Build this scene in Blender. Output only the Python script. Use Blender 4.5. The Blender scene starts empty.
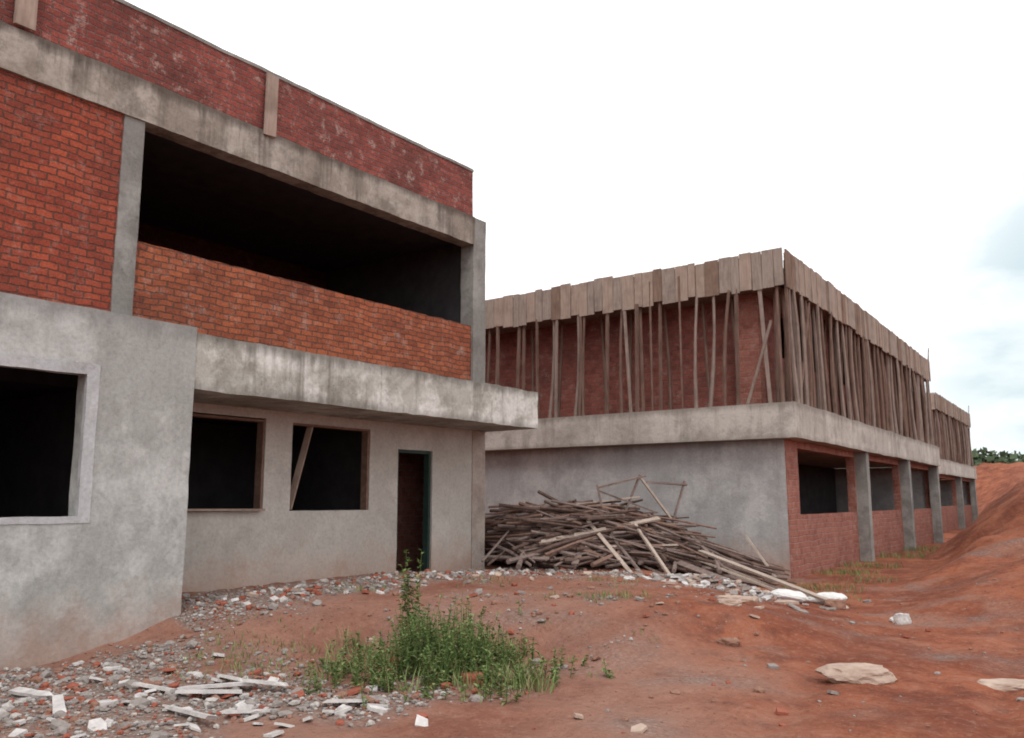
import bpy, math, random
from mathutils import Vector, Matrix, noise
random.seed(7)
R=random.random
def U(a,b): return a+(b-a)*R()
scene=bpy.context.scene
scene.view_settings.view_transform='Standard'
scene.view_settings.look='None'
scene.view_settings.exposure=0

# ------------------------------------------------------------ materials
class NT:
    def __init__(s,name):
        m=bpy.data.materials.new(name); m.use_nodes=True
        s.m=m; s.t=m.node_tree; s.bsdf=s.t.nodes['Principled BSDF']
        s.bsdf.inputs['Specular IOR Level'].default_value=0.15
        s.bsdf.inputs['Roughness'].default_value=0.95
        s.co=s.t.nodes.new('ShaderNodeTexCoord').outputs['Object']
    def n(s,typ,ins=None,**kw):
        nd=s.t.nodes.new(typ)
        for k,v in kw.items(): setattr(nd,k,v)
        for k,v in (ins or {}).items():
            if isinstance(v,bpy.types.NodeSocket): s.t.links.new(v,nd.inputs[k])
            else: nd.inputs[k].default_value=v
        return nd
    def noise(s,scale,detail=4,rough=.6,vec=None,sc=None,loc=(0,0,0)):
        v=vec or s.co
        if sc or loc!=(0,0,0):
            v=s.n('ShaderNodeMapping',{'Vector':v,'Scale':sc or (1,1,1),'Location':loc}).outputs[0]
        return s.n('ShaderNodeTexNoise',{'Vector':v,'Scale':scale,'Detail':min(detail,5),'Roughness':rough}).outputs[0]
    def mr(s,v,a,b,c=0.,d=1.):
        return s.n('ShaderNodeMapRange',{'Value':v,'From Min':a,'From Max':b,'To Min':c,'To Max':d}).outputs[0]
    def math(s,op,a,b=0.,c=0.):
        return s.n('ShaderNodeMath',{0:a,1:b,2:c},operation=op).outputs[0]
    def mix(s,f,a,b,bt='MIX'):
        nd=s.t.nodes.new('ShaderNodeMix'); nd.data_type='RGBA'; nd.blend_type=bt
        for i,v in ((0,f),(6,a),(7,b)):
            if isinstance(v,bpy.types.NodeSocket): s.t.links.new(v,nd.inputs[i])
            else: nd.inputs[i].default_value=v if i==0 else (*v[:3],1)
        return nd.outputs[2]
    def gray(s,v):
        return s.n('ShaderNodeCombineColor',{0:v,1:v,2:v}).outputs[0]
    def bump(s,h,strength=.5,dist=.02):
        return s.n('ShaderNodeBump',{'Height':h,'Strength':strength,'Distance':dist}).outputs[0]
    def out(s,col,nrm=None):
        s.t.links.new(col,s.bsdf.inputs['Base Color'])
        if nrm: s.t.links.new(nrm,s.bsdf.inputs['Normal'])
        return s.m

def concrete(name,base,light,dark,streak=.5,dirt=None,patch=.8,loc=(0,0,0),spots=.5,edges=()):
    """edges: list of (z, width, strength) dark bands hugging a height (a stain along slab tops)"""
    k=NT(name)
    a=k.noise(.8,5,.72,loc=loc)
    c=k.mix(k.mr(a,.46,.56,0,patch),base,light)
    b=k.noise(1.9,5,.75,loc=(loc[0]+5,3,1))
    c=k.mix(k.mr(b,.50,.64,0,.5),c,dark)
    st=k.noise(1.0,5,.7,sc=(3.5,3.5,.3),loc=loc)
    c=k.mix(k.mr(st,.5,.70,0,streak),c,dark)
    f=k.noise(20,5,.75)
    c=k.mix(1.0,c,k.gray(k.mr(f,.3,.7,.82,1.15)),'MULTIPLY')
    c=k.mix(k.math('MULTIPLY',k.mr(f,.56,.66,0,spots),k.mr(b,.45,.55)),c,tuple(x*.4 for x in dark))
    if dirt is not None or edges:
        z0=k.n('ShaderNodeSeparateXYZ',{0:k.co}).outputs[2]
        for ze,wd,stg in edges:
            d=k.math('ABSOLUTE',k.math('SUBTRACT',z0,ze))
            d=k.math('ADD',d,k.mr(st,.3,.7,.12*wd*2,-.9*wd))
            c=k.mix(k.mr(d,wd,0,0,stg),c,tuple(x*.6 for x in dark))
        if dirt is not None:
            z=k.math('ADD',z0,k.mr(b,.3,.7,-.35,.35))
            c=k.mix(k.mr(z,dirt+.8,dirt,0,.6),c,(.33,.18,.12))
    return k.out(c,k.bump(k.math('MULTIPLY_ADD',a,2.5,f),.5,.014))

def brick(name,c1,c2,mort,white=.35,dark=.5,loc=(0,0,0),rh=.088,bw=.215,ms=.012):
    k=NT(name)
    wob=k.noise(1.6,2,.5)
    s=k.n('ShaderNodeSeparateXYZ',{0:k.co})
    u=k.math('ADD',s.outputs[0],s.outputs[1])
    z=k.math('ADD',s.outputs[2],k.mr(wob,.3,.7,-.02,.02))
    vec=k.n('ShaderNodeCombineXYZ',{0:u,1:z,2:0.}).outputs[0]
    vec2=k.n('ShaderNodeVectorMath',{0:vec,1:k.n('ShaderNodeVectorMath',{0:k.n('ShaderNodeTexNoise',{'Vector':k.co,'Scale':14.,'Detail':2.}).outputs[1],3:.028},operation='SCALE').outputs[0]},operation='ADD').outputs[0]
    b=k.n('ShaderNodeTexBrick',{'Vector':vec2,'Scale':1.,'Color1':(*c1,1),'Color2':(*c2,1),'Mortar':(*mort,1),'Mortar Size':ms,'Mortar Smooth':.5,'Bias':-.1,'Brick Width':bw,'Row Height':rh})
    c=b.outputs[0]
    a=k.noise(.8,5,.65,loc=loc)
    c=k.mix(k.mr(a,.45,.66,0,dark),c,(.085,.04,.036))
    w=k.noise(4,5,.8,loc=(3,1,loc[2]+4))
    c=k.mix(k.mr(w,.54,.68,0,white),c,(.42,.32,.28))
    c=k.mix(k.mr(w,.46,.34,0,.5),c,(.10,.04,.033))
    f=k.noise(36,4,.75)
    c=k.mix(1.,c,k.gray(k.mr(f,.3,.7,.68,1.28)),'MULTIPLY')
    h=k.math('MULTIPLY_ADD',b.outputs[1],-1.3,f)
    return k.out(c,k.bump(h,.75,.016))

def wood(name,c1,c2,sc=(6,6,.7)):
    k=NT(name)
    a=k.noise(4,5,.7,sc=sc)
    b=k.noise(2.5,3,.6)
    c=k.mix(k.mr(a,.35,.68),c1,c2)
    c=k.mix(k.mr(b,.45,.75,0,.5),c,tuple(x*.45 for x in c1))
    return k.out(c)

def simple(name,c1,c2,scale=8,rough=.9,bs=.0):
    k=NT(name)
    a=k.noise(scale,4,.7)
    c=k.mix(k.mr(a,.33,.67),c1,c2)
    m=k.out(c,k.bump(a,bs,.02) if bs else None); k.bsdf.inputs['Roughness'].default_value=rough
    return m

M={}
M['plaster']=concrete('plaster_render',(.36,.36,.345),(.51,.51,.495),(.26,.255,.24),.4,dirt=-.05,loc=(3,1,0),edges=((3.64,.16,.5),),spots=.3)
M['plaster_in']=concrete('plaster_wall',(.43,.405,.37),(.51,.485,.45),(.34,.305,.275),.3,dirt=.25,patch=.7,loc=(7,0,2),spots=.2)
M['plaster2']=concrete('plaster_far_wall',(.37,.365,.36),(.47,.46,.45),(.27,.26,.25),.5,dirt=.15,patch=.9,loc=(1,4,0),spots=.3,edges=((2.88,.12,.4),))
M['band']=concrete('smooth_band',(.43,.43,.44),(.50,.50,.51),(.32,.32,.32),.4,patch=.7,spots=.2)
M['slab']=concrete('slab_concrete',(.42,.405,.37),(.64,.625,.59),(.18,.165,.14),.8,loc=(2,9,0),patch=1.,edges=((3.60,.14,.7),(2.90,.10,.4)))
M['slab2']=concrete('slab_far_concrete',(.42,.38,.345),(.54,.50,.455),(.22,.195,.165),.6,loc=(4,2,0),edges=((3.62,.12,.5),(2.88,.08,.3)))
M['beam']=concrete('beam_concrete',(.27,.23,.195),(.42,.375,.33),(.11,.09,.075),.9,loc=(0,2,7),edges=((7.09,.12,.7),))
M['col']=concrete('column_concrete',(.23,.22,.205),(.32,.31,.29),(.13,.12,.11),.4,loc=(0,5,7))
M['corner']=concrete('corner_concrete',(.33,.27,.24),(.40,.35,.31),(.21,.17,.15),.4,loc=(0,5,7))
M['interior']=simple('interior_shade_concrete',(.038,.035,.038),(.06,.055,.058),3)  # the rooms' shade is put into this near-black colour
M['brickA']=brick('brick_red',(.40,.088,.048),(.25,.052,.034),(.13,.06,.045),.3,.38)
M['brickB']=brick('brick_orange',(.39,.115,.055),(.25,.068,.036),(.14,.075,.055),.45,.4,loc=(4,0,0))
M['brickP']=brick('brick_parapet',(.31,.085,.066),(.20,.052,.043),(.18,.10,.09),.85,.6,loc=(8,0,0))
M['brick2']=brick('brick_far',(.31,.10,.08),(.21,.068,.053),(.22,.13,.11),.45,.4,loc=(1,7,0),rh=.12,bw=.24)
M['brick2l']=brick('brick_far_lower',(.36,.145,.11),(.28,.10,.075),(.33,.20,.16),.5,.2,loc=(1,7,3),rh=.12,bw=.24)
M['brickD']=brick('brick_interior_shade',(.06,.021,.018),(.045,.018,.016),(.035,.026,.025),.1,.5)  # darkened copy of the brick, indoor shade put into its colour
M['w1']=wood('wood_grey',(.24,.19,.16),(.35,.285,.245))
M['w2']=wood('wood_pink',(.29,.21,.17),(.39,.305,.255))
M['w3']=wood('wood_brown',(.17,.112,.085),(.27,.185,.145))
M['w4']=wood('wood_pale',(.36,.28,.23),(.48,.40,.34))
M['p1']=wood('pole_grey',(.17,.125,.112),(.28,.21,.185),(3,3,3))
M['p2']=wood('pole_dark',(.085,.054,.046),(.16,.105,.085),(3,3,3))
M['p3']=wood('pole_red',(.18,.105,.08),(.26,.17,.135),(3,3,3))
M['f1']=wood('prop_grey',(.22,.165,.14),(.32,.25,.215))
M['f2']=wood('prop_brown',(.13,.08,.063),(.22,.145,.115))
M['door']=simple('door_green_paint',(.02,.04,.035),(.035,.06,.05),5,.5)
M['s1']=simple('stone_pale',(.34,.31,.29),(.50,.47,.44),30)
M['s2']=simple('stone_grey',(.21,.18,.165),(.32,.285,.265),30)
M['s3']=simple('stone_brown',(.21,.11,.078),(.30,.17,.125),30)
M['s4']=simple('stone_brick',(.25,.07,.045),(.34,.12,.08),30)
M['conc_frag']=simple('concrete_fragment',(.40,.375,.36),(.66,.63,.61),7,bs=.3)
M['sack']=simple('cement_sack_paper',(.60,.59,.57),(.78,.77,.75),9,bs=.3)
M['tan_rock']=simple('tan_rock',(.34,.24,.19),(.50,.39,.32),5,bs=.4)
M['l1']=simple('leaf_light',(.145,.20,.07),(.22,.27,.105),20,.7)
M['l2']=simple('leaf_mid',(.08,.13,.04),(.12,.18,.055),20,.7)
M['l3']=simple('leaf_dry',(.21,.18,.09),(.27,.23,.12),20,.8)
M['tree']=simple('tree_foliage',(.06,.085,.05),(.10,.13,.075),1,.9)

# ------------------------------------------------------------ mesh tools
def skewf(o):      # plan skew of the far buildings (their long side is 2.2 deg off)
    return lambda v:(v[0]+o[0]-.0384*v[1], v[1]+o[1], v[2])
class MB:
    def __init__(s,xf=None): s.v=[];s.f=[];s.m=[];s.xf=xf
    def add(s,vs,fs,mi=0):
        o=len(s.v); s.v+= [tuple(v) for v in vs]
        for f in fs: s.f.append(tuple(i+o for i in f)); s.m.append(mi)
    def box(s,c,size,rot=None,mi=0,j=0):
        hx,hy,hz=[a/2 for a in size]; vs=[]
        for x in(-hx,hx):
            for y in(-hy,hy):
                for z in(-hz,hz):
                    p=Vector((x+U(-j,j),y+U(-j,j),z+U(-j,j)))
                    if rot: p=rot@p
                    vs.append(p+Vector(c))
        s.add(vs,[(0,1,3,2),(4,6,7,5),(0,4,5,1),(2,3,7,6),(0,2,6,4),(1,5,7,3)],mi)
    def plank(s,p0,p1,w,t,mi=0,roll=0):
        p0=Vector(p0);p1=Vector(p1);d=p1-p0
        q=d.to_track_quat('X','Z').to_matrix()@Matrix.Rotation(roll,3,'X')
        s.box((p0+p1)/2,(d.length,w,t),q,mi,min(w,t)*.12)
    def pole(s,p0,p1,r0,r1,mi=0,n=6,segs=3,bend=.02):
        p0=Vector(p0);p1=Vector(p1);d=p1-p0
        q=d.to_track_quat('Z','Y').to_matrix(); L=d.length
        ox,oy=U(-bend,bend)*L,U(-bend,bend)*L; vs=[];fs=[]
        for k in range(segs+1):
            t=k/segs;b=math.sin(t*math.pi);r=r0+(r1-r0)*t; r*=U(.85,1.15)
            for i in range(n):
                a=2*math.pi*i/n
                vs.append(p0+d*t+q@Vector((r*math.cos(a)+ox*b,r*math.sin(a)+oy*b,0)))
        for k in range(segs):
            for i in range(n):
                fs.append((k*n+i,k*n+(i+1)%n,(k+1)*n+(i+1)%n,(k+1)*n+i))
        fs.append(tuple(range(n))[::-1]); fs.append(tuple(range(segs*n,segs*n+n)))
        s.add(vs,fs,mi)
    def obj(s,name,mats,parent=None,smooth=False):
        me=bpy.data.meshes.new(name)
        v=s.v if not s.xf else [s.xf(p) for p in s.v]
        me.from_pydata(v,[],s.f)
        for m in mats: me.materials.append(M[m])
        me.polygons.foreach_set('material_index',s.m)
        if smooth: me.polygons.foreach_set('use_smooth',[True]*len(s.f))
        me.update()
        ob=bpy.data.objects.new(name,me); scene.collection.objects.link(ob)
        if parent:
            ob.parent=parent; ob.matrix_parent_inverse=parent.matrix_world.inverted()
        return ob
def empty(name,loc):
    e=bpy.data.objects.new(name,None); e.location=loc; e.empty_display_size=.5
    scene.collection.objects.link(e); bpy.context.view_layer.update(); return e
def cuts(a,b,extra,step):
    base=sorted(set([a,b]+[e for e in extra if a<e<b])); out=[]
    for p,q in zip(base,base[1:]):
        n=max(1,round((q-p)/step))
        out+=[p+(q-p)*i/n for i in range(n)]
    return out+[b]
def wall(name,axis,c0,c1,u0,u1,z0,z1,mat,parent,ops=(),step=.22,jit=.008,xf=None,rag=0):
    """slab of wall: plane at c0 (front) to c1 (back), openings (u0,u1,z0,z1)"""
    us=cuts(u0,u1,[o[0] for o in ops]+[o[1] for o in ops],step)
    zs=cuts(z0,z1,[o[2] for o in ops]+[o[3] for o in ops],step)
    nu,nz=len(us)-1,len(zs)-1
    def solid(i,j):
        if i<0 or j<0 or i>=nu or j>=nz: return False
        u=(us[i]+us[i+1])/2; z=(zs[j]+zs[j+1])/2
        return not any(o[0]<u<o[1] and o[2]<z<o[3] for o in ops)
    vs=[];idx={};fs=[]
    def V(i,j,s):
        k=(i,j,s)
        if k not in idx:
            u,z,c=us[i],zs[j],(c0,c1)[s]
            p=Vector((c,u,z)) if axis=='x' else Vector((u,c,z))
            p=p+noise.noise_vector(p*.8)*jit*.9+noise.noise_vector(p*7.3)*jit*.9
            if rag and j==nz: p.z+=noise.noise(p*6)*rag
            idx[k]=len(vs); vs.append(tuple(p))
        return idx[k]
    for i in range(nu):
        for j in range(nz):
            if not solid(i,j): continue
            for s in (0,1): fs.append((V(i,j,s),V(i+1,j,s),V(i+1,j+1,s),V(i,j+1,s)))
            for di,dj,a,b in ((-1,0,(0,0),(0,1)),(1,0,(1,0),(1,1)),(0,-1,(0,0),(1,0)),(0,1,(0,1),(1,1))):
                if not solid(i+di,j+dj):
                    fs.append((V(i+a[0],j+a[1],0),V(i+b[0],j+b[1],0),V(i+b[0],j+b[1],1),V(i+a[0],j+a[1],1)))
    mb=MB(xf); mb.add(vs,fs); ob=mb.obj(name,[mat],parent)
    import bmesh
    bm=bmesh.new(); bm.from_mesh(ob.data); bmesh.ops.recalc_face_normals(bm,faces=bm.faces); bm.to_mesh(ob.data); bm.free()
    return ob

# ------------------------------------------------------------ terrain
def S(t): t=max(0,min(1,t)); return t*t*(3-2*t)
def fbm(x,y,s,o=4):
    return noise.fractal(Vector((x*s,y*s,.37)),1.0,2.0,o)
def height(x,y):
    q=-.6*x+.8*y; p=.8*x+.6*y
    w=fbm(x,y,.45,3)
    h=.34*S((q+.7*w-8.2)/2.6)*(1-S((p-2.2)/2.8))*(1-S((q-22)/8))
    h+=.10*S((q-9.3+.5*w)/.5)*(1-S((p-1.5)/2.5))*.7*(1-S((q-13)/3))
    foot=-3.3-.122*(y-12.6)
    e=max(0,min(1,(x-foot+.4*w)/3.0)); e=e*(2-e)*.5+S(e)*.5
    bank=(2.3*S((y-10.3+1.4*w)/25))*e
    bank+=.32*math.exp(-(((x+1.3)/1.3)**2+((y-15.5)/2.4)**2))+.25*math.exp(-(((x+3.0)/1.0)**2+((y-20)/2.6)**2))+.15*math.exp(-(((x+4.0)/1.0)**2+((y-28)/3.)**2))
    bank*=1+.2*fbm(x,y,.33,3)*min(1,bank)
    h+=bank
    h+=4.4*S((y-63)/14)*(1-.55*S((x-foot)/3.))
    h+=.16*math.exp(-(((x+5.5)/.8)**2+((y-12.6)/.6)**2))
    n=.035*w+.024*fbm(x,y,1.7,4)+.013*fbm(x,y,7,3)+.04*min(1,bank)*fbm(x,y,.9,4)
    dist=math.hypot(x,y)
    if dist>60: n+=.3*S((dist-60)/60)*fbm(x,y,.03,3)
    for rx in (-.3,1.2):
        d=(x+1.9-rx+.10*(y-4)+.15*fbm(x,y,.3,2))
        h-=.05*math.exp(-(d/.16)**2)*S((13-y)/4)
    return h+n
GR=[(-7.3,3.7,2.4,2.0),(-5.3,4.9,.8,.7),(-5.5,12.6,1.3,.9),(-7.0,12.6,1.0,.7)]
def gravelmask(x,y):
    g=0
    for cx,cy,a,b in GR:
        g=max(g,1-((x-cx)/a)**2-((y-cy)/b)**2)
    if 5.6<y<13.2: g=max(g,1-((x+9.2)/1.05)**2)
    g=g+.5*fbm(x,y,1.2,4)
    return max(0,min(1,g*1.3))
def dustmask(x,y):
    q=-.6*x+.8*y; p=.8*x+.6*y
    g=(1-S((p-.2)/3.2))*(1-S((q-16)/3))
    return max(0,min(1,g+.35*fbm(x,y,.6,4)))
def spaced(a,b,d,lo,hi):
    out=[];x=a
    while x<b: out.append(x); x+=d
    s=d;x=b
    while x<hi: out.append(x); s*=1.13; x+=s
    out.append(hi)
    s=d;x=a
    neg=[]
    while True:
        s*=1.13; x-=s
        if x<lo: neg.append(lo); break
        neg.append(x)
    return sorted(neg)+out
xs=spaced(-11,2.5,.07,-500,500); ys=spaced(2.2,19,.07,-500,900)
gv=[];gm=[];dm=[]
for y in ys:
    for x in xs:
        gv.append((x,y,height(x,y))); ins=-12<x<3 and 0<y<20
        gm.append(gravelmask(x,y) if ins else 0); dm.append(dustmask(x,y) if ins else 0)
nx=len(xs)
gf=[(j*nx+i,j*nx+i+1,(j+1)*nx+i+1,(j+1)*nx+i) for j in range(len(ys)-1) for i in range(nx-1)]
me=bpy.data.meshes.new('ground'); me.from_pydata(gv,[],gf)
me.polygons.foreach_set('use_smooth',[True]*len(gf))
at=me.attributes.new('gravel','FLOAT','POINT'); at.data.foreach_set('value',gm)
at=me.attributes.new('dust','FLOAT','POINT'); at.data.foreach_set('value',dm)
k=NT('red_earth')
a=k.noise(.45,5,.65); b=k.noise(1.8,5,.75,loc=(3,3,0)); f=k.noise(13,5,.85)
c=k.mix(k.mr(a,.42,.58),(.195,.058,.032),(.305,.10,.052))
c=k.mix(k.mr(b,.50,.64,0,.75),c,(.135,.042,.027))
c=k.mix(k.mr(b,.47,.36,0,.5),c,(.35,.16,.105))
du=k.n('ShaderNodeAttribute',attribute_name='dust').outputs['Fac']
c=k.mix(k.math('MULTIPLY',du,k.mr(a,.35,.6,.3,.75)),c,(.29,.175,.135))
c=k.mix(k.mr(f,.53,.68,0,.5),c,(.39,.22,.16))
c=k.mix(k.mr(f,.44,.32,0,.65),c,(.10,.034,.023))
g=k.n('ShaderNodeAttribute',attribute_name='gravel').outputs['Fac']
vor=k.n('ShaderNodeTexVoronoi',{'Vector':k.co,'Scale':30.})
gc=k.mix(k.n('ShaderNodeSeparateColor',{0:vor.outputs['Color']}).outputs[0],(.19,.15,.13),(.38,.33,.30))
gc=k.mix(k.mr(vor.outputs['Distance'],.35,.65,0,.7),gc,(.16,.105,.085))
gfac=k.math('MULTIPLY',g,k.mr(b,.35,.62,.5,1.1))
gfac=k.n('ShaderNodeClamp',{0:gfac}).outputs[0]
c=k.mix(gfac,c,gc)
yy=k.n('ShaderNodeSeparateXYZ',{0:k.co}).outputs[1]
c=k.mix(k.mr(yy,90,110,0,.85),c,(.11,.13,.06))
k.out(c,k.bump(k.math('MULTIPLY_ADD',b,4.,f),.8,.035))
me.materials.append(k.m)
gobj=bpy.data.objects.new('ground',me); scene.collection.objects.link(gobj)

# ------------------------------------------------------------ building 1
B1=empty('unfinished_brick_building',(-13,5,0))
XW=-10.25
win=[(6.15,7.74,1.44,2.77),(8.22,9.81,1.44,2.75),(10.47,11.34,.15,2.46)]
wall('ground_floor_wall','x',XW,XW-.2,5.5,12.44,-.6,2.90,'plaster_in',B1,win,jit=.007)
wall('corner_column','x',XW+.015,XW-.25,12.44,12.82,-.6,2.90,'corner',B1)
wall('front_block_wall','x',-9.0,-9.22,-3,5.74,-.6,3.64,'plaster',B1,[(2.9,4.48,1.42,2.93),(-1,.6,1.42,2.93)],jit=.011)
wall('front_block_return','y',5.735,5.52,-10.05,-9.23,-.6,2.9,'plaster',B1)
wall('window_surround','x',-8.990,-9.05,2.78,4.60,1.36,3.04,'band',B1,[(2.9,4.47,1.43,2.92)],jit=.010,step=.15)
wall('canopy_slab','x',-9.02,-10.6,5.745,12.86,2.90,3.58,'slab',B1,jit=.016,step=.15)
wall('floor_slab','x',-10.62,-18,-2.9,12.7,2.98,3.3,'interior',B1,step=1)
wall('block_roof','x',-9.24,-10.2,-2.9,5.5,3.2,3.5,'slab',B1,step=.6)
wall('upper_brick_wall','x',XW,XW-.2,-3,5.31,3.3,6.53,'brickA',B1,jit=.010)
wall('balcony_brick_wall','x',XW-.03,XW-.2,5.59,12.42,3.58,4.92,'brickB',B1,jit=.008,rag=.02,step=.12)
wall('upper_column','x',XW+.02,XW-.24,5.31,5.59,3.3,6.53,'col',B1,jit=.010)
wall('end_column','x',XW+.02,XW-.3,12.42,12.80,3.3,7.10,'col',B1,jit=.010)
wall('ring_beam','x',XW+.045,XW-.25,-3,12.41,6.53,7.09,'beam',B1,jit=.014,step=.15)
wall('parapet_brick','x',XW,XW-.18,-3,12.40,7.09,8.03,'brickP',B1,jit=.01)
wall('parapet_cap','x',XW+.015,XW-.2,-3,12.41,8.03,8.08,'col',B1,jit=.012)
wall('end_wall','y',12.78,12.58,-18,-10.56,-.6,8.05,'brickA',B1,step=.6)
wall('end_wall_shade_lining','y',12.55,12.52,-17.9,-10.60,.16,6.69,'interior',B1,[(-17.8,-10.7,2.8,3.35)],step=2)  # added dark sheet over the brick, stands in for shade indoors
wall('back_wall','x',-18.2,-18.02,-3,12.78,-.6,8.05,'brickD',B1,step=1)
wall('near_end_wall','y',-3.2,-3.02,-18.2,-9.0,-.6,3.3,'brickA',B1,step=1)
wall('near_end_wall_upper','y',-3.2,-3.02,-18.2,-10.3,3.3,8.05,'brickA',B1,step=1)
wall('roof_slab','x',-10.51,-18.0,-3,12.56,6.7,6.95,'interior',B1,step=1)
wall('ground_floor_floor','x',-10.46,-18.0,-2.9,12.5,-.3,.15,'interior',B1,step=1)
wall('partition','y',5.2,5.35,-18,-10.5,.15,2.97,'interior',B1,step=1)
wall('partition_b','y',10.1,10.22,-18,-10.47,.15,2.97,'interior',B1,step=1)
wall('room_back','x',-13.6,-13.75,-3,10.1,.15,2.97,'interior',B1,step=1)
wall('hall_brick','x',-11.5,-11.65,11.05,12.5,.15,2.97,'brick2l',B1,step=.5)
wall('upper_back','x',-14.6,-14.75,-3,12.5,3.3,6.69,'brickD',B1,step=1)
mb=MB()
for (y,z0,z1,w) in ((7.52,7.02,8.0,.2),(4.0,7.12,8.2,.22)):
    mb.box((XW+.075,y,(z0+z1)/2),(.03,w,z1-z0),None,0,.012)
mb.plank((-10.38,8.30,1.46),(-10.40,8.68,2.75),.1,.03,0,.3)
mb.plank((-10.22,6.3,1.47),(-10.2,7.7,1.462),.12,.03,0)
mb.plank((-10.20,5.9,3.62),(-10.16,7.6,3.62),.10,.03,0)
mb.obj('formwork_boards',['w2','w1'],B1)
mb=MB()
mb.box((XW-.1,10.50,1.3),(.12,.05,2.3),None,0); mb.box((XW-.1,11.31,1.3),(.12,.05,2.3),None,0)
mb.box((XW-.1,10.905,2.43),(.12,.76,.05),None,0)
mb.box((XW-.40,10.72,1.28),(.66,.04,2.24),Matrix.Rotation(-.55,3,'Z'),0)
mb.obj('door',['door'],B1)
mb=MB()
for y0,y1 in ((6.15,7.74),(8.22,9.81)):
    mb.box((XW-.09,y1-.02,2.10),(.14,.035,1.30),None,0,.004)
    mb.box((XW-.09,(y0+y1)/2,2.735),(.14,y1-y0-.02,.03),None,0,.004)
mb.obj('window_casing',['p3'],B1)

# ------------------------------------------------------------ far buildings
def far_building(name,o,LX,LY,bays):
    xf=skewf(o); E=empty(name,(o[0]-LX/2,o[1]+LY/2,0))
    kw=dict(xf=xf); sfx=name[-3:]
    wall('front_wall_'+sfx,'y',0,.2,-LX,-.02,-.8,2.88,'plaster2',E,**kw)
    ops=[];n=bays;bw=LY/n
    for i in range(n): ops.append((i*bw+(.85 if i==0 else .55),(i+1)*bw-.12,1.28,2.72))
    wall('side_wall_'+sfx,'x',0,-.2,.01,LY,-.8,2.88,'brick2l',E,ops,**kw)
    wall('slab_'+sfx,'x',.35,-LX,-.35,LY+.35,2.88,3.62,'slab2',E,step=.4,jit=.025,**kw)
    ops=[]
    for i in range(n): ops.append((i*bw+(1.6 if i==0 else .7),(i+1)*bw-.3,4.9,6.0))
    wall('upper_front_brick_'+sfx,'y',.6,.78,-LX,-.5,3.62,6.25,'brick2',E,step=.4,**kw)
    wall('corner_brick_pier_'+sfx,'y',.25,.59,-1.05,-.55,3.62,6.17,'brick2l',E,step=.4,**kw)
    wall('upper_side_brick_'+sfx,'x',-.5,-.68,.80,LY,3.62,6.25,'brick2',E,ops,step=.4,**kw)
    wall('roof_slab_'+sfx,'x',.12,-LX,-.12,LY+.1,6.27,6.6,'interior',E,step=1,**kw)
    wall('back_wall_'+sfx,'x',-LX-.2,-LX,0,LY,-.8,6.9,'brick2',E,step=1,**kw)
    wall('far_end_wall_'+sfx,'y',LY+.01,LY+.2,-LX,0,-.8,2.87,'plaster2',E,step=1,**kw)
    wall('far_end_upper_'+sfx,'y',LY-.25,LY-.05,-LX,-.7,3.62,6.25,'brick2',E,step=1,**kw)
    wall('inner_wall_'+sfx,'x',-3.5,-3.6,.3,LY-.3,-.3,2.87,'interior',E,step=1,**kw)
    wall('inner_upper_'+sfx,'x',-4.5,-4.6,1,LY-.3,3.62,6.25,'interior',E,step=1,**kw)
    for i in range(1,n+1):
        y=i*bw
        wall('column_%d_'%i+sfx,'x',.30,-.02,y-.02-(.3 if i==n else 0),y+.3-(.3 if i==n else 0),-.8,2.88,'col',E,**kw)
    mb=MB(xf); x=.22
    while x>-LX:
        w=U(.18,.34); top=6.96+U(-.03,.03)+.02*math.sin(x); bot=6.14+U(-.05,.05)
        mb.box((x-w/2,-.25+U(-.014,.014),(top+bot)/2),(w-.012,.03,top-bot),Matrix.Rotation(U(-.01,.01),3,'Y'),random.choice((0,0,0,1,1,1,2)))
        x-=w
    y=-.22
    while y<LY+.1:
        w=U(.18,.34); top=6.96+U(-.03,.03); bot=6.14+U(-.05,.05)
        mb.box((.25+U(-.014,.014),y+w/2,(top+bot)/2),(.03,w-.012,top-bot),Matrix.Rotation(U(-.01,.01),3,'X'),random.choice((0,0,1,2,2)))
        y+=w
    mb.box((-LX/2,.22,6.2),(LX,.84,.04),None,2); mb.box((-.15,LY/2+.4,6.203),(.7,LY-.6,.04),None,2)
    mb.box((-LX/2+.1,-.205,6.55),(LX,.05,.7),None,2); mb.box((.205,LY/2,6.55),(.05,LY+.1,.7),None,2)
    mb.obj('formwork_fascia_'+sfx,['w1','w2','w3'],E)
    mb=MB(xf); x=.15
    while x>-LX:
        for r in range(2 if R()<.4 else 1):
            xx=x+U(-.16,.16); yy=-.2+U(-.06,.08)
            if R()<.45: mb.plank((xx+U(-.14,.14),yy,3.6),(xx,yy-.02,6.2+(.5 if R()<.4 else 0)),U(.06,.1),.04,random.choice((0,1)),1.57)
            else: mb.pole((xx+U(-.22,.22),yy,3.6),(xx,yy,6.2),.045,.033,random.choice((0,1,1)),bend=.02)
        x-=U(.34,.62)
    x=0
    while x>-LX:
        mb.pole((x+U(-.2,.2),.3,3.6),(x,.3,6.2),.04,.035,1,bend=.015); x-=U(.7,1.2)
    y=0
    while y<LY+.2:
        xx=.2+U(-.1,.08)
        mb.pole((xx,y+U(-.25,.25),3.6),(xx-.02,y,6.2),.055,.038,random.choice((0,1,1)),bend=.02)
        y+=U(.2,.36)
    y=.1
    while y<LY:
        mb.pole((-.15,y+U(-.25,.25),3.6),(-.1,y,6.2),.045,.035,1,bend=.01); y+=U(.3,.5)
    mb.pole((-.7,-.22,3.65),(-.1,-.24,5.4),.035,.03,0); mb.pole((.24,.4,3.65),(.22,1.6,6.1),.035,.03,1)
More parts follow.
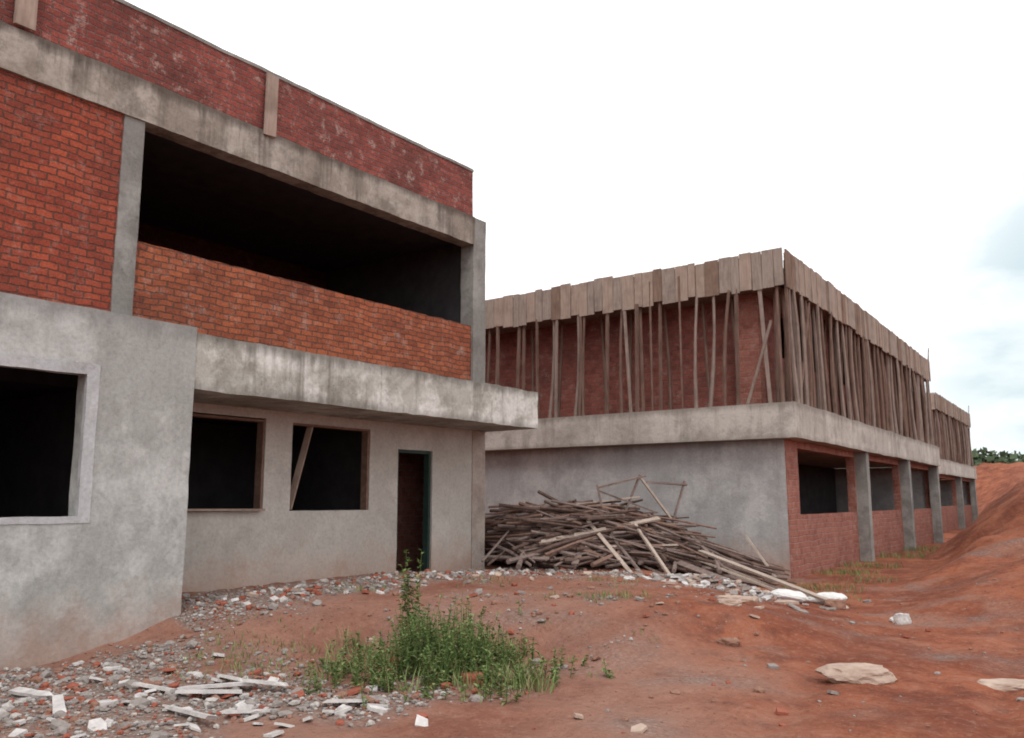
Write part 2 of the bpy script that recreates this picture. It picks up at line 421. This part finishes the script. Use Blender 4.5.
    mb.pole((.2,LY-.1,6.6),(.25,LY+.15,7.5),.03,.02,1)
    mb.obj('wooden_props_'+sfx,['f1','f2'],E)
    return E
far_building('unfinished_brick_building.001',(-6.15,17.85),12,18.2,3)
far_building('unfinished_brick_building.002',(-8.65,46.95),12,13.0,2)

# ------------------------------------------------------------ wood pile
mb=MB()
H=Vector((.80,.60,0)); P=Vector((-.6,.8,0)); C=Vector((-9.15,15.0,0))
def pileh(p):
    d=p-C; a=d.dot(H)/3.1; b=d.dot(P)/1.6
    prof=(1-.32*(a+.9)/2)*max(0,1-abs(a)**3.2)
    return 1.36*prof*max(0,1-b*b)**.7*(1+.2*noise.noise(p*1.3))
def pole_ok(e0,e1):
    if max(e0.y,e1.y)>17.4 and min(e0.x,e1.x)<-5.8: return False
    return not any(e.y<13.1 and e.x<-9.6 for e in (e0,e1))
for i in range(1150):
    a=U(-2.7,2.6); b=U(-1.45,1.2)
    c=C+H*a+P*b
    ang=random.gauss(0,.33) if R()<.75 else U(-1.5,1.5)
    d=(H*math.cos(ang)+P*math.sin(ang)); L=U(.9,2.6)
    u=U(0,1)**.6
    e0=c-d*L/2; e1=c+d*L/2; tl=U(-.14,.14)
    for e,sg in ((e0,1),(e1,-1)):
        e.z=height(e.x,e.y)+.04+(pileh(e)*.55+pileh(c)*.45)*u*U(.85,1.1)+sg*tl*pileh(c)
        e.z=max(e.z,height(e.x,e.y)+.02)
    if not pole_ok(e0,e1): continue
    if min(pileh(e0),pileh(e1))<=0 and pileh(c)>1.0: continue
    r=U(.02,.045)
    if R()<.9: mb.pole(e0,e1,r,r*.7,random.choice((0,0,1,1,1,2)),bend=.03)
    else: mb.plank(e0,e1,U(.07,.14),.03,random.choice((0,2,3)),U(-.6,.6))
for p0,p1,w in [((-8.92,14.76,1.84),(-8.1,15.3,2.08),.07),((-8.9,14.8,1.78),(-7.95,15.4,1.35),.07),
    ((-8.2,15.24,2.1),(-8.55,15.0,1.1),.07),((-8.2,15.24,2.05),(-7.7,15.6,1.2),.07),((-7.5,15.8,1.98),(-7.75,15.6,1.0),.08),
    ((-9.4,14.6,1.5),(-8.2,15.2,1.66),.06),((-8.92,14.76,1.9),(-8.75,14.8,1.1),.05),((-8.1,15.3,1.95),(-7.45,15.8,1.9),.06),
    ((-8.2,15.1,1.35),(-6.56,15.6,.1),.09),((-6.95,15.2,.65),(-4.1,13.45,.1),.11),((-7.2,15.0,.6),(-4.7,13.7,.08),.08),
    ((-7.6,14.9,.55),(-5.2,13.2,.2),.12),((-7.3,15.6,.9),(-5.9,14.6,.1),.07),((-10.2,14.0,.95),(-9.3,13.2,.3),.06),
    ((-9.4,14.2,1.1),(-8.5,13.1,.32),.08),((-8.4,14.3,1.0),(-7.2,13.5,.25),.06),((-6.6,16.6,.9),(-5.9,16.4,.05),.05),
    ((-7.0,15.4,.5),(-4.9,14.2,.06),.07),((-7.6,14.2,.4),(-6.0,13.0,.18),.09),((-6.4,14.6,.3),(-4.5,14.1,.05),.08),
    ((-9.9,14.1,1.15),(-8.9,13.3,.3),.07),((-10.4,14.3,1.25),(-9.2,13.8,.5),.05),((-8.8,14.2,1.2),(-7.4,13.4,.3),.07),((-8.0,14.6,1.15),(-6.7,13.6,.2),.06)]:
    mb.plank(p0,p1,w,.035,(3 if R()<.5 else 0),U(-.5,.5))
mb.obj('wood_pile',['p1','p2','p3','w4'])

# ------------------------------------------------------------ stones
import bmesh
bm=bmesh.new(); bmesh.ops.create_icosphere(bm,subdivisions=1,radius=1); bm.verts.ensure_lookup_table()
IV=[v.co.copy() for v in bm.verts]; IF=[tuple(v.index for v in f.verts) for f in bm.faces]; bm.free()
def stone(mb,x,y,s,mi,flat=.7,sink=.3):
    rot=Matrix.Rotation(U(0,6.28),3,'Z')@Matrix.Rotation(U(-.4,.4),3,'X')
    sc=(s*U(.7,1.4),s*U(.7,1.2),s*flat*U(.6,1.1)); z=height(x,y)+sc[2]*(1-sink*1.4)
    mb.add([rot@Vector([v[i]*sc[i]*U(.75,1.2) for i in range(3)])+Vector((x,y,z)) for v in IV],IF,mi)
mb=MB(); cnt=0;tr=0
while cnt<7500 and tr<90000:
    tr+=1
    if R()<.5: x,y=U(-9,-4.4),U(2.2,6.5)
    else: x,y=U(-10.2,-4.4),U(5.8,13.6)
    if x<-8.95 and y<5.8: continue
    if R()>gravelmask(x,y)**1.1: continue
    s=min(.07,.011*math.exp(abs(random.gauss(0,.62)))); cnt+=1
    stone(mb,x,y,s,random.choice((0,0,1,1,1,1,1,2,2,3)))
for i in range(2200):
    x,y=U(-9,1.5),U(3.5,16)
    if x<-8.9: continue
    if x>-4.5 and R()<.5: continue
    stone(mb,x,y,min(.05,.007*math.exp(abs(random.gauss(0,.75)))),random.choice((1,2,2,2,2,2,3)),sink=.5)
mb.obj('gravel',['s1','s2','s3','s4'])
mb=MB()
def shard(x,y,w,l,t,mi,tilt=.25,rz=None,dz=0):
    n=random.randint(4,6); pts=[]
    for i in range(n):
        a=2*math.pi*(i+U(-.25,.25))/n; pts.append((math.cos(a)*w*U(.8,1.15),math.sin(a)*l*U(.8,1.15)))
    rot=Matrix.Rotation(U(0,6.28) if rz is None else rz,3,'Z')@Matrix.Rotation(U(-tilt,tilt),3,'X')@Matrix.Rotation(U(-tilt,tilt),3,'Y')
    z=height(x,y)+t*.3+.01+dz
    vs=[rot@Vector((a,b,-t/2+U(-.1,.1)*t))+Vector((x,y,z)) for a,b in pts]+[rot@Vector((a*.96,b*.96,t/2+U(-.1,.1)*t))+Vector((x,y,z)) for a,b in pts]
    fs=[tuple(range(n))[::-1],tuple(range(n,2*n))]+[(i,(i+1)%n,(i+1)%n+n,i+n) for i in range(n)]
    mb.add(vs,fs,mi)
for i in range(85):
    x,y=random.gauss(-6.5,1.0),random.gauss(4.1,.7)
    if x<-8.7 or y<2.3: continue
    shard(x,y,U(.03,.11),U(.03,.08),U(.015,.03),random.choice((0,0,0,1,2)),.4)
for i in range(110):
    x,y=random.gauss(-8.9,.6),U(6.2,13)
    if x<-10.15: continue
    shard(x,y,U(.03,.09),U(.03,.06),U(.02,.04),random.choice((0,1,1,2,3)),.5)
for i in range(120):
    x,y=random.gauss(-5.5,.8),random.gauss(12.6,.6)
    shard(x,y,U(.04,.13),U(.04,.09),U(.02,.04),random.choice((0,0,1,1,3)),.4)
for i in range(40):
    x,y=U(-7,-2),U(4.5,12)
    shard(x,y,U(.03,.08),U(.03,.06),U(.02,.03),random.choice((1,2,2,3,3)),.3)
mb.obj('rubble',['conc_frag','s2','s4','tan_rock'])
mb=MB()
for x,y,L,w,rz,dz in ((-6.5,4.55,.62,.13,.75,.05),(-6.35,4.35,.5,.14,.95,.06),(-5.85,3.85,.7,.08,-.15,.04),(-6.9,4.2,.4,.10,.3,.04),
        (-6.15,4.75,.35,.11,.5,.08),(-5.25,4.85,.35,.12,.9,.05),(-7.6,3.5,.4,.10,.2,.04),(-5.6,4.2,.4,.08,1.3,.03),(-6.9,3.4,.4,.1,-.4,.04),(-6.6,4.75,.3,.1,.1,.05)):
    rot=Matrix.Rotation(rz,3,'Z')@Matrix.Rotation(U(-.12,.12),3,'Y')@Matrix.Rotation(U(-.3,.3),3,'X')
    n=5; vs=[];fs=[]
    for i in range(n+1):
        t=i/n-.5; ww=w*U(.75,1.05)
        for s_,zz in ((-1,-.012),(1,-.012),(1,.014),(-1,.014)):
            vs.append(rot@Vector((t*L+s_*U(-.02,.04)*(abs(t)>.45),s_*ww/2,zz))+Vector((x,y,height(x,y)+dz)))
    for i in range(n):
        for q in range(4): fs.append((i*4+q,i*4+(q+1)%4,(i+1)*4+(q+1)%4,(i+1)*4+q))
    fs+=[(3,2,1,0),(n*4,n*4+1,n*4+2,n*4+3)]
    mb.add(vs,fs,0)
mb.obj('broken_roof_sheets',['conc_frag'])
def rock(name,x,y,sx,sy,sz,rz,mat,sink=.25,smooth=False):
    bm=bmesh.new(); bmesh.ops.create_icosphere(bm,subdivisions=4,radius=1)
    rot=Matrix.Rotation(rz,3,'Z'); z=height(x,y)
    for v in bm.verts:
        p=v.co.copy(); o=Vector((x*3,y*3,0))
        r=1+.28*noise.noise(p*1.3+o)+.10*noise.noise(p*4+o)
        p=p*r; p.z=max(min(p.z,.62+.1*noise.noise(p*2+o)),-.8)
        v.co=rot@Vector((p.x*sx,p.y*sy,p.z*sz))+Vector((x,y,z+sz*(.6-sink)))
    me=bpy.data.meshes.new(name); bm.to_mesh(me); bm.free(); me.materials.append(M[mat])
    if smooth: me.polygons.foreach_set('use_smooth',[True]*len(me.polygons))
    ob=bpy.data.objects.new(name,me); scene.collection.objects.link(ob)
rock('rock',-2.3,8.3,.33,.20,.11,.6,'tan_rock')
rock('rock',-1.2,8.9,.26,.14,.06,.6,'tan_rock')
rock('rock',-4.05,9.6,.14,.1,.06,.2,'tan_rock')
rock('rock',-3.75,8.85,.12,.09,.07,.2,'s3')
rock('rock',-4.3,10.3,.22,.1,.06,.5,'tan_rock')
rock('rock',-6.15,6.35,.09,.08,.09,.5,'s4')
rock('rock',-5.0,6.1,.11,.09,.08,.5,'s4')
rock('broken_concrete_block',-2.75,12.1,.10,.07,.13,.4,'conc_frag')
def sack(x,y,L,W_,T,rz,tilt):
    bm=bmesh.new(); bmesh.ops.create_icosphere(bm,subdivisions=4,radius=1)
    rot=Matrix.Rotation(rz,3,'Z')@Matrix.Rotation(tilt,3,'Y'); z=height(x,y); o=Vector((x*5,y,0))
    sg=lambda t,e: math.copysign(abs(t)**e,t)
    for v in bm.verts:
        p=v.co; q=Vector((sg(p.x,.55),sg(p.y,.6),p.z))
        edge=max(abs(q.x)**4,abs(q.y)**4)
        th=T*(1-.55*edge)*(1+.35*noise.noise(Vector((q.x*2.5,q.y*3,0))+o))
        v.co=rot@Vector((q.x*L/2+.02*noise.noise(p*3+o),q.y*W_/2+.02*noise.noise(p*4+o),q.z*th/2))+Vector((x,y,z+T*.45))
    me=bpy.data.meshes.new('cement_sack'); bm.to_mesh(me); bm.free(); me.materials.append(M['sack'])
    me.polygons.foreach_set('use_smooth',[True]*len(me.polygons))
    ob=bpy.data.objects.new('cement_sack',me); scene.collection.objects.link(ob)
sack(-4.6,13.2,.55,.36,.17,.5,.12)
sack(-4.2,13.7,.6,.38,.18,-.1,-.1)
rock('rock',-3.9,13.15,.17,.13,.13,.9,'s3')

# ------------------------------------------------------------ weeds
def leaf(mb,p,d,L,w,mi):
    d=d.normalized(); s=d.cross(Vector((0,0,1)));
    if s.length<.05: s=Vector((1,0,0))
    s.normalize(); up=s.cross(d)
    a=p; b=p+d*L*.45+s*w+up*w*.3; c=p+d*L-Vector((0,0,L*.18)); e=p+d*L*.45-s*w+up*w*.3
    mb.add([a,b,c,e],[(0,1,2),(0,2,3)],mi)
def stem(mb,x,y,h,nl,LL,lean=.25,wide=.22):
    p=Vector((x,y,height(x,y)-.02)); dx,dy=U(-lean,lean),U(-lean,lean)
    top=p+Vector((dx*h,dy*h,h)); mb.pole(p,top,.006,.002,1,n=3,segs=2,bend=.05)
    for i in range(nl):
        t=U(.12,1); a=U(0,6.28); el=U(-.1,.9)
        leaf(mb,p+(top-p)*t,Vector((math.cos(a)*math.cos(el),math.sin(a)*math.cos(el),math.sin(el))),LL*U(.6,1.3)*(1.15-.5*t),LL*wide*U(.6,1.2),random.choice((0,0,0,1,1,2) if R()<.6 else (0,1,1)))
def blades(mb,x,y,n,r,h):
    for i in range(n):
        a=U(0,6.28);rr=r*R()**.6; bx,by=x+math.cos(a)*rr,y+math.sin(a)*rr
        p=Vector((bx,by,height(bx,by)-.01)); b=U(0,6.28); l=h*U(.5,1.2); lean=U(.1,.7)
        d=Vector((math.cos(b)*lean,math.sin(b)*lean,1)); s=Vector((-math.sin(b),math.cos(b),0))*.005
        m=p+d*l*.55; t=p+d*l+Vector((math.cos(b),math.sin(b),-.5))*l*lean*.4
        mb.add([p-s,p+s,m+s*.8,m-s*.8,t],[(0,1,2,3),(3,2,4)],random.choice((0,0,1,2)))
RR=Vector((.8,.6)); HH=Vector((-.6,.8)); cc=Vector((-5.55,6.3))
mb=MB()
for i in range(760):
    a,b=random.gauss(.0,.50),random.gauss(0,.55)
    clump=noise.noise(Vector((a*2.6,b*2.6,5)))
    if clump<-.08: continue
    c=cc+RR*a+HH*b
    h=(.16+.34*max(0,1-(a*a*1.3+b*b*1.4)))*U(.5,1.4)*(1+.6*clump)
    stem(mb,c.x,c.y,h,random.randint(9,18),.065)
for i in range(36):
    a,b=U(-1.05,1.05),U(-.9,.9); c=cc+RR*a+HH*b; blades(mb,c.x,c.y,24,.2,.22)
mb.obj('weed_clump',['l1','l2','l3'])
mb=MB()
for i in range(7):
    stem(mb,-6.6+U(-.12,.12),7.0+U(-.12,.12),U(.55,1.02),46,.085,.13)
mb.obj('tall_weed',['l1','l2','l3'])
mb=MB()
for x,y,n,r,h in ((-7.0,5.3,260,.8,.08),(-7.5,5.6,200,.7,.08),(-5.6,9.3,90,.4,.10),(-5.4,9.6,70,.35,.10),(-5.0,16.0,250,.8,.13),(-4.6,14.6,180,.7,.10),
    (-5.5,19.5,260,.7,.15),(-5.7,22,260,.8,.18),(-5.9,26,260,.9,.2),(-6.3,30,260,.9,.22),(-4.7,18,120,.6,.12),(-8.6,8.0,60,.5,.1),(-6.8,11.3,80,.6,.08),
    (-4.6,5.9,60,.5,.08),(-7.9,10,50,.4,.10)):
    blades(mb,x,y,n,r,h)
for i in range(40):
    x,y=U(-8,-3.5),U(4.5,13); blades(mb,x,y,7,.07,.06)
mb.obj('grass',['l1','l2','l3'])

# ------------------------------------------------------------ distant trees
mb=MB()
for i in range(200):
    x=U(-75,70); y=U(104,122); g=height(x,y); hh=U(1.4,2.6); r=U(1.4,2.8)
    mb.pole((x,y,g-.3),(x+U(-.3,.3),y,g+hh*.7),.12,.06,0,n=5)
    for j in range(60):
        v=Vector((random.gauss(0,1),random.gauss(0,1),random.gauss(0,1))).normalized()*R()**.4
        p=Vector((x+v.x*r,y+v.y*r,g+hh*.62+v.z*hh*.5*(1+.3*math.sin(x+v.x*3))))
        a=Vector((U(-1,1),U(-1,1),U(-1,1)))*.4; b=Vector((U(-1,1),U(-1,1),U(-1,1)))*.4
        mb.add([p-a,p+b,p+a,p-b],[(0,1,2,3)],0)
mb.obj('distant_trees',['tree'])

# ------------------------------------------------------------ light
sund=Vector((.42,-.55,.95)).normalized()
elev=math.asin(sund.z); az=math.atan2(sund.x,sund.y)
w=bpy.data.worlds.new('World'); scene.world=w; w.use_nodes=True
t=w.node_tree; t.nodes.clear()
def N(typ,**kw):
    n=t.nodes.new(typ)
    for k_,v in kw.items(): setattr(n,k_,v)
    return n
sky=N('ShaderNodeTexSky'); sky.sky_type='NISHITA'; sky.sun_disc=False
sky.sun_elevation=elev; sky.sun_rotation=az; sky.air_density=1.0; sky.dust_density=2.0
tc=N('ShaderNodeTexCoord'); mp=N('ShaderNodeMapping'); mp.inputs['Scale'].default_value=(1,1,2.6)
no=N('ShaderNodeTexNoise'); no.inputs['Scale'].default_value=5; no.inputs['Detail'].default_value=5; no.inputs['Roughness'].default_value=.55
t.links.new(tc.outputs['Generated'],mp.inputs[0]); t.links.new(mp.outputs[0],no.inputs['Vector'])
dt=N('ShaderNodeVectorMath',operation='DOT_PRODUCT'); nm=N('ShaderNodeVectorMath',operation='NORMALIZE')
t.links.new(tc.outputs['Generated'],nm.inputs[0]); t.links.new(nm.outputs[0],dt.inputs[0])
dt.inputs[1].default_value=Vector((.04,1,.14)).normalized()
r1=N('ShaderNodeMapRange'); r1.interpolation_type='SMOOTHSTEP'
for i,v in zip(('From Min','From Max','To Min','To Max'),(.955,.995,0,1.)): r1.inputs[i].default_value=v
t.links.new(dt.outputs['Value'],r1.inputs['Value'])
r2=N('ShaderNodeMapRange')
for i,v in zip(('From Min','From Max','To Min','To Max'),(.38,.60,.4,1)): r2.inputs[i].default_value=v
t.links.new(no.outputs[0],r2.inputs['Value'])
mu=N('ShaderNodeMath',operation='MULTIPLY'); t.links.new(r1.outputs[0],mu.inputs[0]); t.links.new(r2.outputs[0],mu.inputs[1])
mx=N('ShaderNodeMix',data_type='RGBA'); t.links.new(mu.outputs[0],mx.inputs[0])
veil=N('ShaderNodeMix',data_type='RGBA'); veil.inputs[0].default_value=.88
t.links.new(sky.outputs[0],veil.inputs[6]); veil.inputs[7].default_value=(7.0,8.5,8.9,1)
mx.inputs[6].default_value=(14.0,13.9,14.0,1); t.links.new(veil.outputs[2],mx.inputs[7])
bg=N('ShaderNodeBackground'); bg.inputs['Strength'].default_value=.1
ou=N('ShaderNodeOutputWorld'); t.links.new(mx.outputs[2],bg.inputs[0]); t.links.new(bg.outputs[0],ou.inputs[0])
ld=bpy.data.lights.new('sun','SUN'); ld.energy=1.1; ld.angle=math.radians(20); ld.color=(1,.97,.93)
lo=bpy.data.objects.new('sun',ld); lo.rotation_euler=sund.to_track_quat('Z','Y').to_euler(); lo.location=(0,0,20)
scene.collection.objects.link(lo)

# ------------------------------------------------------------ camera
cd=bpy.data.cameras.new('camera'); cd.sensor_width=36; cd.lens=29.88; cd.clip_end=2000; cd.clip_start=.05
# the snapshot is slightly front-focused, which softens the whole view
cd.dof.use_dof=True; cd.dof.focus_distance=1.6; cd.dof.aperture_fstop=11
cam=bpy.data.objects.new('camera',cd); cam.location=(0,0,1.6)
cam.rotation_euler=(math.radians(98.76),0,math.radians(36.8))
scene.collection.objects.link(cam); scene.camera=cam
